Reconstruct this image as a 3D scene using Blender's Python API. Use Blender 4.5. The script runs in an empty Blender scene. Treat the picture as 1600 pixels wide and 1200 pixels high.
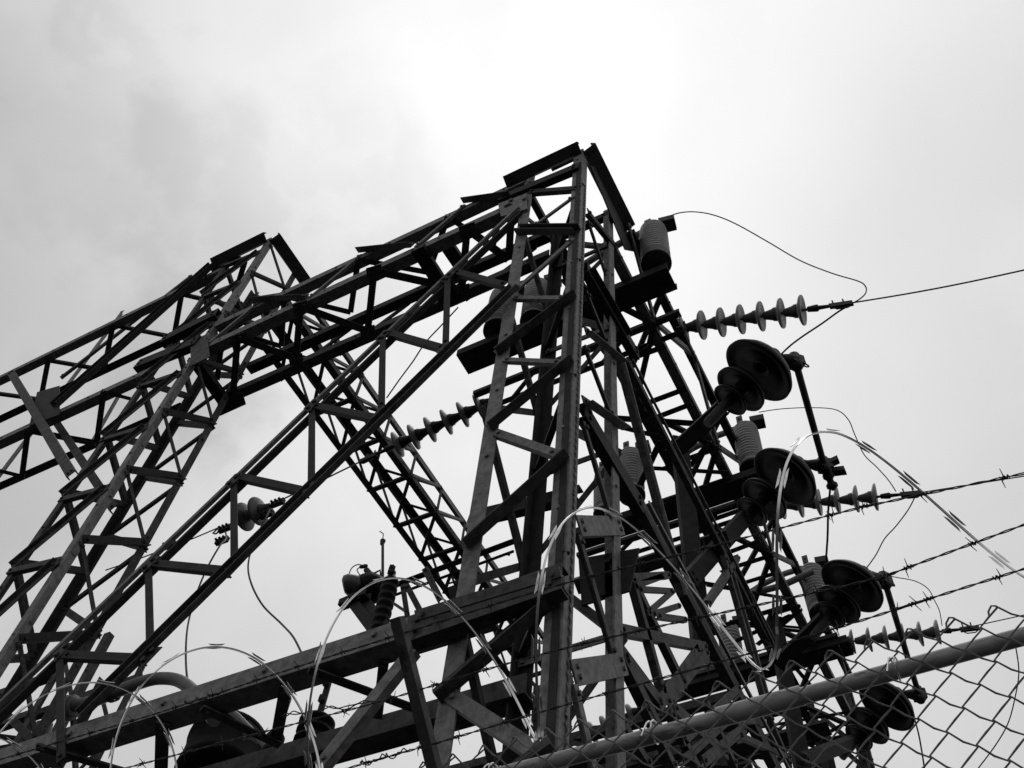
import bpy, math, random
from mathutils import Vector, Matrix
random.seed(7)
S = bpy.context.scene
COL = S.collection

# ------------------------------------------------------------------ camera
EYE = 1.15                      # lens height above the ground
FPX = 1566.67                   # focal length in pixels of a 1600 px wide frame
# columns: right / down / forward of the lens along X (left of picture), Y (depth), Z (up)
W = ((-0.88310328, 0.46331215, 0.07396246),
     (0.35164685, 0.75796607, -0.54939233),
     (0.31060118, 0.45916151, 0.83228458))
cam_d = bpy.data.cameras.new('camera')
cam_d.sensor_width = 36.0
cam_d.lens = FPX / 1600 * 36
cam_d.clip_start = 0.05
cam_d.clip_end = 4000
cam = bpy.data.objects.new('camera', cam_d)
COL.objects.link(cam)
def mir(v): return Vector((-v[0], v[1], v[2]))
cr, cd, cf = mir(W[0]), mir(W[1]), mir(W[2])
m3 = Matrix((cr, -cd, -cf)).transposed()
cam.matrix_world = Matrix.Translation((0, 0, EYE)) @ m3.to_4x4()
S.camera = cam
S.render.resolution_x, S.render.resolution_y = 1024, 768

# ------------------------------------------------------------------ sky, light, exposure
wd = bpy.data.worlds.new('World'); S.world = wd; wd.use_nodes = True
nt = wd.node_tree; nt.nodes.clear()
def N(t, **k):
    n = nt.nodes.new(t)
    for a, b in k.items(): setattr(n, a, b)
    return n
def mathn(op, a, b=None):
    n = N('ShaderNodeMath', operation=op)
    for i, v in enumerate((a, b)):
        if v is None: continue
        if isinstance(v, (int, float)): n.inputs[i].default_value = v
        else: nt.links.new(v, n.inputs[i])
    return n.outputs[0]
SUN_DIR = mir((0.13, 0.29, 0.95)).normalized()      # bright patch of the overcast
tc = N('ShaderNodeTexCoord')
sky = N('ShaderNodeTexSky', sky_type='NISHITA', sun_disc=False)
sky.sun_elevation = math.asin(SUN_DIR.z)
sky.sun_rotation = math.atan2(SUN_DIR.x, SUN_DIR.y)
sky.dust_density = 4
bwn = N('ShaderNodeRGBToBW'); nt.links.new(sky.outputs[0], bwn.inputs[0])
dot = N('ShaderNodeVectorMath', operation='DOT_PRODUCT')
nt.links.new(tc.outputs['Generated'], dot.inputs[0]); dot.inputs[1].default_value = SUN_DIR
glow = N('ShaderNodeMapRange', interpolation_type='SMOOTHSTEP')
nt.links.new(dot.outputs['Value'], glow.inputs[0])
glow.inputs[1].default_value = 0.74; glow.inputs[2].default_value = 1.0
glow.inputs[3].default_value = 0.0; glow.inputs[4].default_value = 1.0
def cloud(scale, rough, dist, off, lo, hi):
    mp = N('ShaderNodeMapping'); nt.links.new(tc.outputs['Generated'], mp.inputs[0])
    mp.inputs['Location'].default_value = off
    n = N('ShaderNodeTexNoise'); nt.links.new(mp.outputs[0], n.inputs['Vector'])
    n.inputs['Scale'].default_value = scale; n.inputs['Detail'].default_value = 6
    n.inputs['Roughness'].default_value = rough; n.inputs['Distortion'].default_value = dist
    r = N('ShaderNodeMapRange', interpolation_type='SMOOTHSTEP')
    nt.links.new(n.outputs[0], r.inputs[0]); r.inputs[1].default_value = lo; r.inputs[2].default_value = hi
    return r.outputs[0]
c1 = cloud(2.0, 0.42, 0.1, (3.1, 0.4, 1.7), 0.3, 0.7)
c2 = cloud(7.5, 0.5, 0.12, (0.3, 5.4, 2.2), 0.25, 0.75)
SKY_BASE, SKY_GLOW = 0.565, 0.335
base = mathn('ADD', mathn('MULTIPLY', glow.outputs[0], SKY_GLOW), SKY_BASE)
v = mathn('ADD', base, mathn('MULTIPLY', mathn('SUBTRACT', c1, 0.5), 0.13))
v = mathn('ADD', v, mathn('MULTIPLY', mathn('SUBTRACT', c2, 0.5), 0.06))
def lobe(px, py, lo, hi):
    a, b = (px - 800) / FPX, (py - 600) / FPX
    d = mir([W[0][i] * a + W[1][i] * b + W[2][i] for i in range(3)]).normalized()
    q = N('ShaderNodeVectorMath', operation='DOT_PRODUCT'); q.inputs[1].default_value = d
    nt.links.new(tc.outputs['Generated'], q.inputs[0])
    c = mathn('ADD', q.outputs['Value'], mathn('MULTIPLY', mathn('SUBTRACT', c2, .5), .030))
    r = N('ShaderNodeMapRange', interpolation_type='SMOOTHSTEP'); nt.links.new(c, r.inputs[0])
    r.inputs[1].default_value = lo; r.inputs[2].default_value = hi; return r.outputs[0]
v = mathn('SUBTRACT', v, mathn('MULTIPLY', lobe(60, 450, .955, .998), .15))      # grey cloud banks
v = mathn('SUBTRACT', v, mathn('MULTIPLY', lobe(400, 420, .978, .998), .13))
v = mathn('ADD', v, mathn('MULTIPLY', lobe(330, 270, .992, 1.0), .07))
v = mathn('SUBTRACT', v, mathn('MULTIPLY', lobe(300, 190, .994, 1.0), .04))
v = mathn('SUBTRACT', v, mathn('MULTIPLY', lobe(1750, 450, .92, 1.0), .15))
v = mathn('ADD', v, mathn('MULTIPLY', bwn.outputs[0], 0.05 * 0.05))
bg = N('ShaderNodeBackground'); nt.links.new(v, bg.inputs[0]); bg.inputs[1].default_value = 1.0
wo = N('ShaderNodeOutputWorld'); nt.links.new(bg.outputs[0], wo.inputs[0])
sl = bpy.data.lights.new('sun', 'SUN'); sl.energy = 0.5; sl.angle = math.radians(40); sl.color = (1, 1, 1)
so = bpy.data.objects.new('sun', sl); COL.objects.link(so)
so.rotation_euler = (-SUN_DIR).to_track_quat('-Z', 'Y').to_euler()
S.view_settings.view_transform = 'Standard'
S.view_settings.look = 'None'
S.view_settings.exposure = 0.0
S.view_settings.gamma = 1.0

# ------------------------------------------------------------------ materials (a black and white world)
def mat(name, lo, hi, rough, metal=0.0, scale=14, spec=0.5, bump=0.0, rust=None, rustamt=0.5, stretch=None, flecks=0.0):
    m = bpy.data.materials.new(name); m.use_nodes = True
    t = m.node_tree; b = t.nodes['Principled BSDF']
    co = t.nodes.new('ShaderNodeTexCoord'); mp = t.nodes.new('ShaderNodeMapping')
    t.links.new(co.outputs['Object'], mp.inputs[0])
    if stretch: mp.inputs['Scale'].default_value = stretch
    n = t.nodes.new('ShaderNodeTexNoise'); n.inputs['Scale'].default_value = scale
    n.inputs['Detail'].default_value = 7; n.inputs['Roughness'].default_value = 0.65
    t.links.new(mp.outputs[0], n.inputs['Vector'])
    r = t.nodes.new('ShaderNodeValToRGB'); t.links.new(n.outputs[0], r.inputs[0])
    r.color_ramp.elements[0].position = 0.32; r.color_ramp.elements[1].position = 0.68
    r.color_ramp.elements[0].color = (lo, lo, lo, 1); r.color_ramp.elements[1].color = (hi, hi, hi, 1)
    out = r.outputs[0]
    if rust is not None:
        n2 = t.nodes.new('ShaderNodeTexNoise'); n2.inputs['Scale'].default_value = scale * 0.45
        n2.inputs['Detail'].default_value = 9; n2.inputs['Roughness'].default_value = 0.75
        t.links.new(mp.outputs[0], n2.inputs['Vector'])
        r2 = t.nodes.new('ShaderNodeValToRGB'); t.links.new(n2.outputs[0], r2.inputs[0])
        r2.color_ramp.elements[0].position = rustamt; r2.color_ramp.elements[1].position = rustamt + 0.08
        mx = t.nodes.new('ShaderNodeMix'); mx.data_type = 'RGBA'
        t.links.new(r2.outputs[0], mx.inputs[0]); t.links.new(out, mx.inputs[6])
        mx.inputs[7].default_value = (rust, rust, rust, 1); out = mx.outputs[2]
    t.links.new(out, b.inputs['Base Color'])
    b.inputs['Roughness'].default_value = rough; b.inputs['Metallic'].default_value = metal
    b.inputs['Specular IOR Level'].default_value = spec
    if bump:
        bp = t.nodes.new('ShaderNodeBump'); bp.inputs['Strength'].default_value = bump; bp.inputs['Distance'].default_value = 0.004
        t.links.new(n.outputs[0], bp.inputs['Height']); t.links.new(bp.outputs[0], b.inputs['Normal'])
    return m
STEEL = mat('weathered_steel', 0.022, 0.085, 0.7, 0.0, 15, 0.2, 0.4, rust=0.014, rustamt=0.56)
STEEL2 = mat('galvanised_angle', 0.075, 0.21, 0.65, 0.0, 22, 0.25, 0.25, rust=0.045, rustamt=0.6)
DARK = mat('rusted_and_shaded_steel', 0.014, 0.035, 0.75, 0.0, 12, 0.2, 0.3)  # rusted channels, and shade coloured into truss struts, chord flange and corner strip
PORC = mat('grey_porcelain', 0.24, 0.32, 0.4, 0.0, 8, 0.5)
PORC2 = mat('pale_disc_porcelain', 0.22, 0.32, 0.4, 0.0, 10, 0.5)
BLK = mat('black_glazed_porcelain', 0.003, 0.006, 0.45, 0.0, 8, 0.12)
BROWN2 = mat('brown_disc_porcelain', 0.09, 0.16, 0.35, 0.0, 10, 0.4)
BROWN = mat('brown_glazed_porcelain', 0.045, 0.08, 0.35, 0.0, 10, 0.4)
CAST = mat('cast_iron_fitting', 0.012, 0.03, 0.6, 0.0, 40, 0.3, 0.4)
IRON = mat('insulator_cap_iron', 0.05, 0.10, 0.6, 0.0, 40, 0.3, 0.4)
WIRE = mat('dull_conductor', 0.03, 0.06, 0.6, 0.3, 60)
BARB = mat('rusty_barbed_wire', 0.012, 0.04, 0.7, 0.2, 80)
GALV = mat('galvanised_pipe', 0.22, 0.40, 0.5, 0.2, 26, 0.4, 0.3, rust=0.07, rustamt=0.55, stretch=(0.35, 1, 1))
MESHW = mat('galvanised_mesh_wire', 0.06, 0.13, 0.6, 0.2, 60)
RAZ = mat('bright_razor_steel', 0.55, 0.75, 0.3, 0.85, 30)
PIPE = mat('painted_bus_duct', 0.09, 0.14, 0.5, 0.0, 10, 0.4, 0.1)
TANK = mat('dark_tank_paint', 0.005, 0.014, 0.85, 0.0, 6, 0.08, 0.1)
GROUND = mat('dark_gravel', 0.02, 0.05, 0.95, 0.0, 3, 0.1, 0.5)

# ------------------------------------------------------------------ pixel rays to points on the planes of the steelwork
def ray(x, y):
    a, b = (x - 800) / FPX, (y - 600) / FPX
    return Vector((W[0][i] * a + W[1][i] * b + W[2][i] for i in range(3)))
def PX(x, y, c): d = ray(x, y); return d * (c / d.x)
def PY(x, y, c): d = ray(x, y); return d * (c / d.y)
def PZ(x, y, c): d = ray(x, y); return d * (c / d.z)
def V(*a): return Vector(a)

# ------------------------------------------------------------------ mesh helpers (coordinates relative to the lens, X to the left)
class MB:
    def __init__(s): s.v = []; s.f = []; s.sm = []
    def add(s, vs, fs, smooth=False):
        o = len(s.v); s.v += [Vector(p) for p in vs]
        s.f += [tuple(o + i for i in f) for f in fs]; s.sm += [smooth] * len(fs)
        return s
    def hexa(s, c8):
        return s.add(c8, [(0, 3, 2, 1), (4, 5, 6, 7), (0, 1, 5, 4), (1, 2, 6, 5), (2, 3, 7, 6), (3, 0, 4, 7)])
    def box(s, p, q, a, b, a0, a1, b0, b1):
        """bar from p to q whose section spans a0..a1 along a and b0..b1 along b"""
        c = []
        for e in (p, q):
            c += [e + a * a0 + b * b0, e + a * a1 + b * b0, e + a * a1 + b * b1, e + a * a0 + b * b1]
        return s.hexa(c)
    def tube(s, pts, r, n=8, closed_ends=True):
        pts = [Vector(p) for p in pts]; rings = []
        up = None
        for i, p in enumerate(pts):
            t = (pts[min(i + 1, len(pts) - 1)] - pts[max(i - 1, 0)]).normalized()
            if up is None:
                up = t.orthogonal().normalized()
            up = (up - t * up.dot(t)).normalized()
            sd = t.cross(up); rr = r[i] if isinstance(r, (list, tuple)) else r
            rings.append([p + (up * math.cos(2 * math.pi * k / n) + sd * math.sin(2 * math.pi * k / n)) * rr for k in range(n)])
        vs = [q for g in rings for q in g]; fs = []
        for i in range(len(pts) - 1):
            for k in range(n):
                k2 = (k + 1) % n
                fs.append((i * n + k, i * n + k2, (i + 1) * n + k2, (i + 1) * n + k))
        s.add(vs, fs, True)
        if closed_ends:
            s.add(rings[0], [tuple(range(n))[::-1]]); s.add(rings[-1], [tuple(range(n))])
        return s
    def lathe(s, p, ax, prof, n=28):
        """prof = [(distance along ax, radius)]"""
        ax = Vector(ax).normalized(); u = ax.orthogonal().normalized(); w = ax.cross(u); p = Vector(p)
        vs = []; fs = []
        for h, r in prof:
            for k in range(n):
                a = 2 * math.pi * k / n
                vs.append(p + ax * h + (u * math.cos(a) + w * math.sin(a)) * max(r, 1e-4))
        for i in range(len(prof) - 1):
            for k in range(n):
                k2 = (k + 1) % n
                fs.append((i * n + k, i * n + k2, (i + 1) * n + k2, (i + 1) * n + k))
        return s.add(vs, fs, True)
    def bolt(s, p, n, r=0.011, h=0.012):
        n = Vector(n).normalized(); u = n.orthogonal().normalized(); w = n.cross(u)
        a = [p + (u * math.cos(k * math.pi / 3) + w * math.sin(k * math.pi / 3)) * r for k in range(6)]
        b = [q + n * h for q in a]
        s.add(a + b, [(k, (k + 1) % 6, 6 + (k + 1) % 6, 6 + k) for k in range(6)] + [tuple(range(6, 12))])
        return s

def build(name, mb, m, parent=None, base=None):
    if base is None:
        base = parent['_base'] if parent is not None and '_base' in parent else None
    bw = Vector(base) if base is not None else Vector((0, 0, 0))
    me = bpy.data.meshes.new(name)
    vs = [Vector((-p.x, p.y, p.z + EYE)) - bw for p in mb.v]
    me.from_pydata(vs, [], [f[::-1] for f in mb.f]); me.materials.append(m)
    me.polygons.foreach_set('use_smooth', mb.sm); me.update()
    o = bpy.data.objects.new(name, me); COL.objects.link(o)
    if parent is not None: o.parent = parent
    else: o.location = bw
    return o
def tag(o, label, cat, group=None):
    o['label'] = label; o['category'] = cat
    if group: o['group'] = group
    return o
BASES = {}
def thing(name, base, label, cat, group=None):
    """an Empty at the base of a thing; base in lens coordinates"""
    o = bpy.data.objects.new(name, None); COL.objects.link(o)
    b = Vector((-base[0], base[1], base[2] + EYE)); o.location = b
    BASES[o.name] = b
    return tag(o, label, cat, group)
def part(name, mb, m, parent, label=None):
    b = BASES[parent.name] if parent.name in BASES else BASES[parent.parent.name]
    o = build(name, mb, m, parent, b)
    if parent.name not in BASES:      # sub-part: its parent already sits in the thing's frame
        pass
    if label: o['label'] = label
    return o

_k = [0]
def jit():                      # tiny stand-off so that lapped plates never share a plane
    _k[0] = (_k[0] + 1) % 11
    return 0.0011 * _k[0]
def angle(mb, p, q, n, w, t=0.008, side=1, d=None, ext=0.0, out=False, bolts=True, off=None):
    """steel angle: one leg flat in the plane (normal n towards the viewer), other leg at its edge"""
    p, q = Vector(p), Vector(q); n = Vector(n).normalized()
    u = (q - p).normalized(); n = (n - u * n.dot(u)).normalized(); s = n.cross(u)
    w *= .86; d = d or w * .6; o = jit() if off is None else off
    p, q = p - u * ext, q + u * ext
    mb.box(p, q, s, n, -w / 2, w / 2, o, o + t)
    e0, e1 = (w / 2 - t, w / 2) if side > 0 else (-w / 2, -w / 2 + t)
    if out: mb.box(p, q, s, n, e0, e1, o + t, o + t + d)
    else: mb.box(p, q, s, n, e0, e1, o - d, o)
    if bolts:
        for e, g in ((p, 1), (q, -1)):
            mb.bolt(e + u * g * 0.035 + n * (o + t), n, 0.012, 0.012)
            if w > 0.075: mb.bolt(e + u * g * 0.085 + n * (o + t), n, 0.012, 0.012)
    return mb
def channel(mb, p, q, n, w, d, t=0.009, front=False, off=None, bolts=True):
    """channel: web in the plane, two flanges away from (or towards) the viewer"""
    p, q = Vector(p), Vector(q); n = Vector(n).normalized()
    u = (q - p).normalized(); n = (n - u * n.dot(u)).normalized(); s = n.cross(u)
    o = jit() if off is None else off
    mb.box(p, q, s, n, -w / 2, w / 2, o, o + t)
    for a, b in ((-w / 2, -w / 2 + t), (w / 2 - t, w / 2)):
        if front: mb.box(p, q, s, n, a, b, o + t, o + t + d)
        else: mb.box(p, q, s, n, a, b, o - d, o)
    if bolts:
        for e, g in ((p, 1), (q, -1)):
            mb.bolt(e + u * g * 0.05 + n * (o + t) + s * w * 0.2, n, 0.013, 0.012)
            mb.bolt(e + u * g * 0.05 + n * (o + t) - s * w * 0.2, n, 0.013, 0.012)
    return mb
NY, NX, NZ = V(0, -1, 0), V(-1, 0, 0), V(0, 0, -1)     # normals facing the lens: front, right-hand side, underside

X1, X1b, Y1, Y1b = 1.375, 1.91, 2.61, 3.20             # near tower legs
X2, X2b, Y2, Y2b = 5.19, 5.79, 2.61, 3.12              # tall tower legs
GZ = -EYE
CH = 0.085

def leg(par, x, y, z1, sx, sy, w=0.085, m=STEEL2, z0=GZ):
    """angle leg with its heel at (x, y) and flanges towards +sx, +sy"""
    mb = MB(); t = 0.010; p, q = V(x, y, z0), V(x, y, z1); a, b = V(sx, 0, 0), V(0, sy, 0)
    mb.box(p, q, a, b, 0, w, 0, t); mb.box(p, q, a, b, 0, t, t, w)
    z = z0 + 0.3
    while z < z1:
        mb.bolt(V(x + sx * w * 0.55, y, z), (0, -1 if sy > 0 else 1, 0), 0.011, 0.01)
        mb.bolt(V(x, y + sy * w * 0.55, z + 0.12), (-1 if sx > 0 else 1, 0, 0), 0.011, 0.01); z += 0.62
    return part('leg', mb, m, par)
def bar(par, p, q, n, w, m=STEEL, side=1, name='lacing_bar', **k):
    mb = MB(); angle(mb, p, q, n, w, side=side, **k); return part(name, mb, m, par)
def chan(par, p, q, n, w, d, m=DARK, name='cross_channel', **k):
    mb = MB(); channel(mb, p, q, n, w, d, **k); return part(name, mb, m, par)
def plate(par, pts, n, t=0.01, m=DARK, off=0.012, bolts=(), name='gusset_plate'):
    n = Vector(n).normalized(); k = len(pts); a = [Vector(p) + n * off for p in pts]; b = [p + n * t for p in a]
    mb = MB(); mb.add(a + b, [tuple(range(k))[::-1], tuple(range(k, 2 * k))] + [(i, (i + 1) % k, k + (i + 1) % k, k + i) for i in range(k)])
    for p in bolts: mb.bolt(Vector(p) + n * (off + t), n, 0.018, 0.016)
    return part(name, mb, m, par)

# ================================================================== ground
g = MB(); g.add([V(-300, -300, GZ), V(300, -300, GZ), V(300, 300, GZ), V(-300, 300, GZ)], [(0, 1, 2, 3)])
go = build('ground', g, GROUND); go['kind'] = 'structure'

# ================================================================== near tower
T1 = thing('lattice_tower', (1.65, 2.9, GZ), 'near square lattice steel tower in the middle, the highest point of the picture', 'tower', 'square lattice towers of the switchyard')
TOP1 = 8.04
leg(T1, X1, Y1, TOP1, 1, 1); leg(T1, X1b, Y1, TOP1, -1, 1, 0.09)
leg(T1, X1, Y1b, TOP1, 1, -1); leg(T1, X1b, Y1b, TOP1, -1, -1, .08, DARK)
# strip by the near corner, its dark colour standing in for a shaded recess
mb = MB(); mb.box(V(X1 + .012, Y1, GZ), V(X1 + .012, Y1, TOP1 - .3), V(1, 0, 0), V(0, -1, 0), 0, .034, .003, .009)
part('recess_shade_strip', mb, DARK, T1)
mb = MB()                                            # twisted cable running down the corner
zz = [GZ + i * 0.012 for i in range(int((7.3 - GZ) / 0.012))]
mb.tube([V(X1 - .004 + .002 * math.cos(z * 110), Y1 + .05 + .005 * math.sin(z * 110), z) for z in zz], 0.0045, 5)
part('twisted_cable', mb, IRON, T1)
def F(xa, ya, xb, yb, w, m=STEEL, side=1, **k): return bar(T1, PY(xa, ya, Y1), PY(xb, yb, Y1), NY, w, m, side, **k)
F(828, 300, 905, 294, .062, DARK, 1)
F(833, 355, 897, 308, .036, STEEL2, -1)
chan(T1, PY(812, 364, Y1), PY(904, 364, Y1), NY, .065, .05, DARK, front=True)
F(806, 455, 897, 374, .05, STEEL2, -1)
F(804, 467, 884, 467, .042, STEEL2, 1)
F(776, 554, 898, 463, .085, STEEL, 1, out=True, d=.05)
F(788, 564, 878, 568, .04, STEEL2, 1)
F(765, 672, 893, 566, .085, STEEL, 1, out=True, d=.05)
F(776, 678, 872, 712, .055, STEEL2, 1)
F(728, 856, 885, 714, .09, STEEL, 1, out=True, d=.055)
F(683, 1090, 880, 922, .11, STEEL, 1, out=True, d=.06)
F(702, 1086, 868, 1195, .075, STEEL2, 1)
F(640, 1330, 865, 1165, .10, STEEL, 1, out=True)
def G_(xa, ya, xb, yb, w, m=STEEL, side=1, **k): return bar(T1, PX(xa, ya, X1), PX(xb, yb, X1), NX, w, m, side, **k)
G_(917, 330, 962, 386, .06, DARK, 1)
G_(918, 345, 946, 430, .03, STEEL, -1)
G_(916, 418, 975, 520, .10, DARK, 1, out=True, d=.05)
G_(914, 455, 948, 540, .032, STEEL, -1)
G_(911, 516, 967, 562, .07, STEEL, 1, out=True, d=.04)
G_(911, 540, 955, 655, .036, STEEL, -1)
G_(907, 626, 968, 667, .065, STEEL, 1, out=True, d=.05)
G_(908, 660, 952, 812, .04, STEEL, -1)
chan(T1, PX(903, 822, X1), PX(970, 822, X1), NX, .10, .03, STEEL2)
G_(903, 836, 960, 1030, .05, STEEL, -1)
chan(T1, PX(893, 1052, X1), PX(974, 1038, X1), NX, .10, .04, STEEL2)
G_(896, 1070, 950, 1300, .055, STEEL2, -1)
# heavy long brace channel running from the near leg out along the side face
chan(T1, PX(912, 640, X1), PX(1002, 792, X1), NX, .13, .05, DARK)
chan(T1, PX(914, 418, X1), PX(994, 556, X1), NX, .11, .05, DARK, off=.014)
# two rear faces
zs = [7.9, 7.3, 6.65, 6.0, 5.3, 4.6, 3.9, 3.2, 2.5, 1.8]
for i in range(len(zs) - 1):
    a, b = zs[i], zs[i + 1]; s = i % 2
    mb = MB(); angle(mb, V(X1 if s else X1b, Y1b, a), V(X1b if s else X1, Y1b, b), NY, .05, off=-.016); part('lacing_bar', mb, STEEL, T1)
    mb = MB(); angle(mb, V(X1b, Y1 if s else Y1b, a), V(X1b, Y1b if s else Y1, b), NX, .05, off=-.016); part('lacing_bar', mb, STEEL, T1)
    if i % 2 == 0:
        mb = MB(); angle(mb, V(X1, Y1b, b), V(X1b, Y1b, b), NY, .05, off=.02); part('lacing_bar', mb, STEEL2 if i % 4 else STEEL, T1)
        mb = MB(); angle(mb, V(X1, Y1, b), V(X1b, Y1b, b + .05), NZ, .045); part('diaphragm_bar', mb, STEEL, T1)
plate(T1, [PY(905, 875, Y1b), PY(1000, 858, Y1b), PY(985, 925, Y1b), PY(910, 948, Y1b)], NY, m=DARK, off=.0, bolts=[PY(953, 880, Y1b), PY(945, 932, Y1b)])
chan(T1, PY(735, 810, Y1b + .1), PY(905, 770, Y1b + .1), NY, .10, .05, DARK)
# caps and head plates
chan(T1, V(X1 + .01, Y1 - .045, 7.97), V(2.08, Y1 - .045, 7.97), V(0, -.55, -.85), .10, .05, DARK, name='cap_channel')
chan(T1, V(X1 - .055, Y1 + .0, 8.0), V(X1 - .055, 3.42, 8.0), V(-.6, 0, -.8), .13, .06, DARK, name='cap_channel')
chan(T1, PY(782, 314, Y1), PY(907, 262, Y1), NY, .10, .05, DARK, off=.022, name='cap_channel')
plate(T1, [PY(780, 322, Y1), PY(824, 306, Y1), PY(826, 330, Y1), PY(785, 342, Y1)], NY, m=STEEL2, off=.014,
      bolts=[PY(793, 326, Y1), PY(801, 318, Y1), PY(821, 316, Y1)])
bar(T1, V(X1b, Y1b, 7.96), V(X1, Y1b, 7.96), NY, .09, DARK); bar(T1, V(X1b, Y1, 7.9), V(X1b, Y1b, 7.9), NX, .09, DARK)
bar(T1, PY(862, 265, Y1 + .05), PY(902, 246, Y1 + .05), NY, .035, STEEL2)
plate(T1, [PX(918, 262, X1), PX(935, 262, X1), PX(988, 395, X1), PX(972, 392, X1)], NX, off=.02)
# big bolted head at the level of the lower girder
plate(T1, [PY(625, 976, Y1), PY(728, 940, Y1), PY(742, 985, Y1), PY(655, 1025, Y1)], NY, m=STEEL2, off=.012,
      bolts=[PY(668, 1003, Y1), PY(680, 986, Y1), PY(716, 990, Y1)])

# ================================================================== tall tower
T2 = thing('lattice_tower', (5.5, 2.9, GZ), 'taller lattice steel tower at the left with its peak above the second girder', 'tower', 'square lattice towers of the switchyard')
TOP2 = 9.86
leg(T2, X2, Y2, TOP2, 1, 1, .062); leg(T2, X2b, Y2, TOP2, -1, 1, .06, STEEL)
leg(T2, X2, Y2b, TOP2, 1, -1, .065, STEEL); leg(T2, X2b, Y2b, TOP2, -1, -1, .07, DARK)
fz = [9.75, 9.05, 8.2, 7.35, 6.55, 5.78, 4.99, 4.08, 3.2, 2.3]
for i in range(len(fz) - 1):
    a, b = fz[i], fz[i + 1]; mid = (a + b) / 2
    # front face: pale tie from the left leg, dark angle back to the left leg
    bar(T2, V(X2b, Y2, a - .10), V(X2 + .04, Y2, a - .22), NY, .06, STEEL, 1)
    bar(T2, V(X2 + .04, Y2, a - .24), V(X2b, Y2, b - .05), NY, .08, STEEL, 1, out=True, d=.03)
    # right-hand face
    bar(T2, V(X2, Y2 + .03, a), V(X2, Y2b - .03, a - .33 + .75), NX, .075, DARK, 1, out=True, d=.03) if i > 0 else None
    bar(T2, V(X2, Y2 + .03, a - .02), V(X2, Y2b - .03, mid), NX, .042, STEEL, -1)
    # hidden faces
    bar(T2, V(X2b, Y2b, a), V(X2, Y2b, mid), NY, .06, STEEL, 1); bar(T2, V(X2, Y2b, mid), V(X2b, Y2b, b), NY, .06, DARK, 1)
    bar(T2, V(X2b, Y2, a), V(X2b, Y2b, mid), NX, .06, STEEL, 1); bar(T2, V(X2b, Y2b, mid), V(X2b, Y2, b), NX, .06, STEEL, -1)
chan(T2, V(X2 + .02, Y2 - .045, 9.80), V(X2b + .16, Y2 - .045, 9.80), V(0, -.55, -.85), .11, .05, DARK, name='cap_channel')
chan(T2, PY(331, 422, Y2), PY(372, 397, Y2), NY, .12, .06, DARK, name='cap_channel')
chan(T2, V(X2 - .06, Y2, 9.82), V(X2 - .06, 3.35, 9.82), V(-.6, 0, -.8), .13, .06, DARK, name='cap_channel')
chan(T2, PY(217, 573, Y2), PY(312, 535, Y2), NY, .14, .07, DARK, off=.03, name='cap_channel')
chan(T2, PY(258, 537, Y2), PY(344, 494, Y2), NY, .14, .07, DARK, off=.05, name='cap_channel')
plate(T2, [PY(300, 535, Y2), PY(325, 525, Y2), PY(330, 560, Y2), PY(300, 575, Y2)], NY, m=STEEL)
plate(T2, [PZ(340, 625, 7.40), PZ(380, 612, 7.40), PZ(385, 630, 7.40), PZ(345, 648, 7.40)], NZ)
chan(T2, PZ(300, 560, 7.44), PZ(352, 632, 7.44), NZ, .11, .05, DARK)

# ================================================================== girders along X
def ladder_nodes(par, F_, R_, z, w=.06, w2=.055):
    """struts and diagonals on a horizontal face, between pixel nodes of the front and rear chord"""
    for i, (f, r) in enumerate(zip(F_, R_)):
        a, b = PZ(*f, z), PZ(*r, z)
        bar(par, a, b, NZ, w, STEEL, 1)
        if i: bar(par, a, PZ(*R_[i - 1], z), NZ, w2, STEEL, 1)
A1 = thing('lattice_girder', (3.55, 2.9, 7.45), 'near upper lattice girder running left from the near tower head', 'girder', 'lattice girders carrying the overhead bus')
def chordX(par, y, z, x0, x1, w=CH, zin=1, yin=1, m=STEEL, name='chord'):
    mb = MB(); p, q = V(x0, y, z), V(x1, y, z); t = .009
    mb.box(p, q, V(0, yin, 0), V(0, 0, zin), 0, t, 0, w); mb.box(p, q, V(0, yin, 0), V(0, 0, zin), t, w, 0, t)
    x = x0 + .2
    while x < x1: mb.bolt(V(x, y, z + zin * w * .5), (0, -yin, 0), .01, .009); x += .57
    return part(name, mb, m, par)
def chordY(par, x, z, y0, y1, w=CH, zin=1, xin=1, m=STEEL, name='chord'):
    mb = MB(); p, q = V(x, y0, z), V(x, y1, z); t = .009
    mb.box(p, q, V(xin, 0, 0), V(0, 0, zin), 0, t, 0, w); mb.box(p, q, V(xin, 0, 0), V(0, 0, zin), t, w, 0, t)
    y = y0 + .2
    while y < y1: mb.bolt(V(x, y, z + zin * w * .5), (-xin, 0, 0), .01, .009); y += .57
    return part(name, mb, m, par)
XA, XB = X1b + .005, X2 - .005
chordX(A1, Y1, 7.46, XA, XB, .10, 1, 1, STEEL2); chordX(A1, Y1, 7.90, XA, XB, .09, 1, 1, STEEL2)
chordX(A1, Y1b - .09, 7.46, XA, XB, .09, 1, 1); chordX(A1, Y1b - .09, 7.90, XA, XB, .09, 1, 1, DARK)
Fn = [(800, 318), (730, 357), (585, 422), (470, 478), (372, 528)]
Rn = [(795, 405), (722, 452), (575, 516), (463, 560), (365, 615)]
Fn0, Rn0 = Fn[1:], Rn[1:]
ladder_nodes(A1, Fn, Rn, 7.455, .07, .085)
ladder_nodes(A1, [(790, 300), (700, 338), (560, 405), (445, 462), (350, 512)], [(770, 385), (670, 425), (548, 487), (440, 540), (340, 592)], 7.91, .06, .06)
for a, b in (((727, 322), (650, 388)), ((565, 398), (483, 466)), ((403, 474), (322, 540))):
    bar(A1, PY(*a, Y1), PY(*b, Y1), NY, .04, STEEL2, -1)
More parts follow.
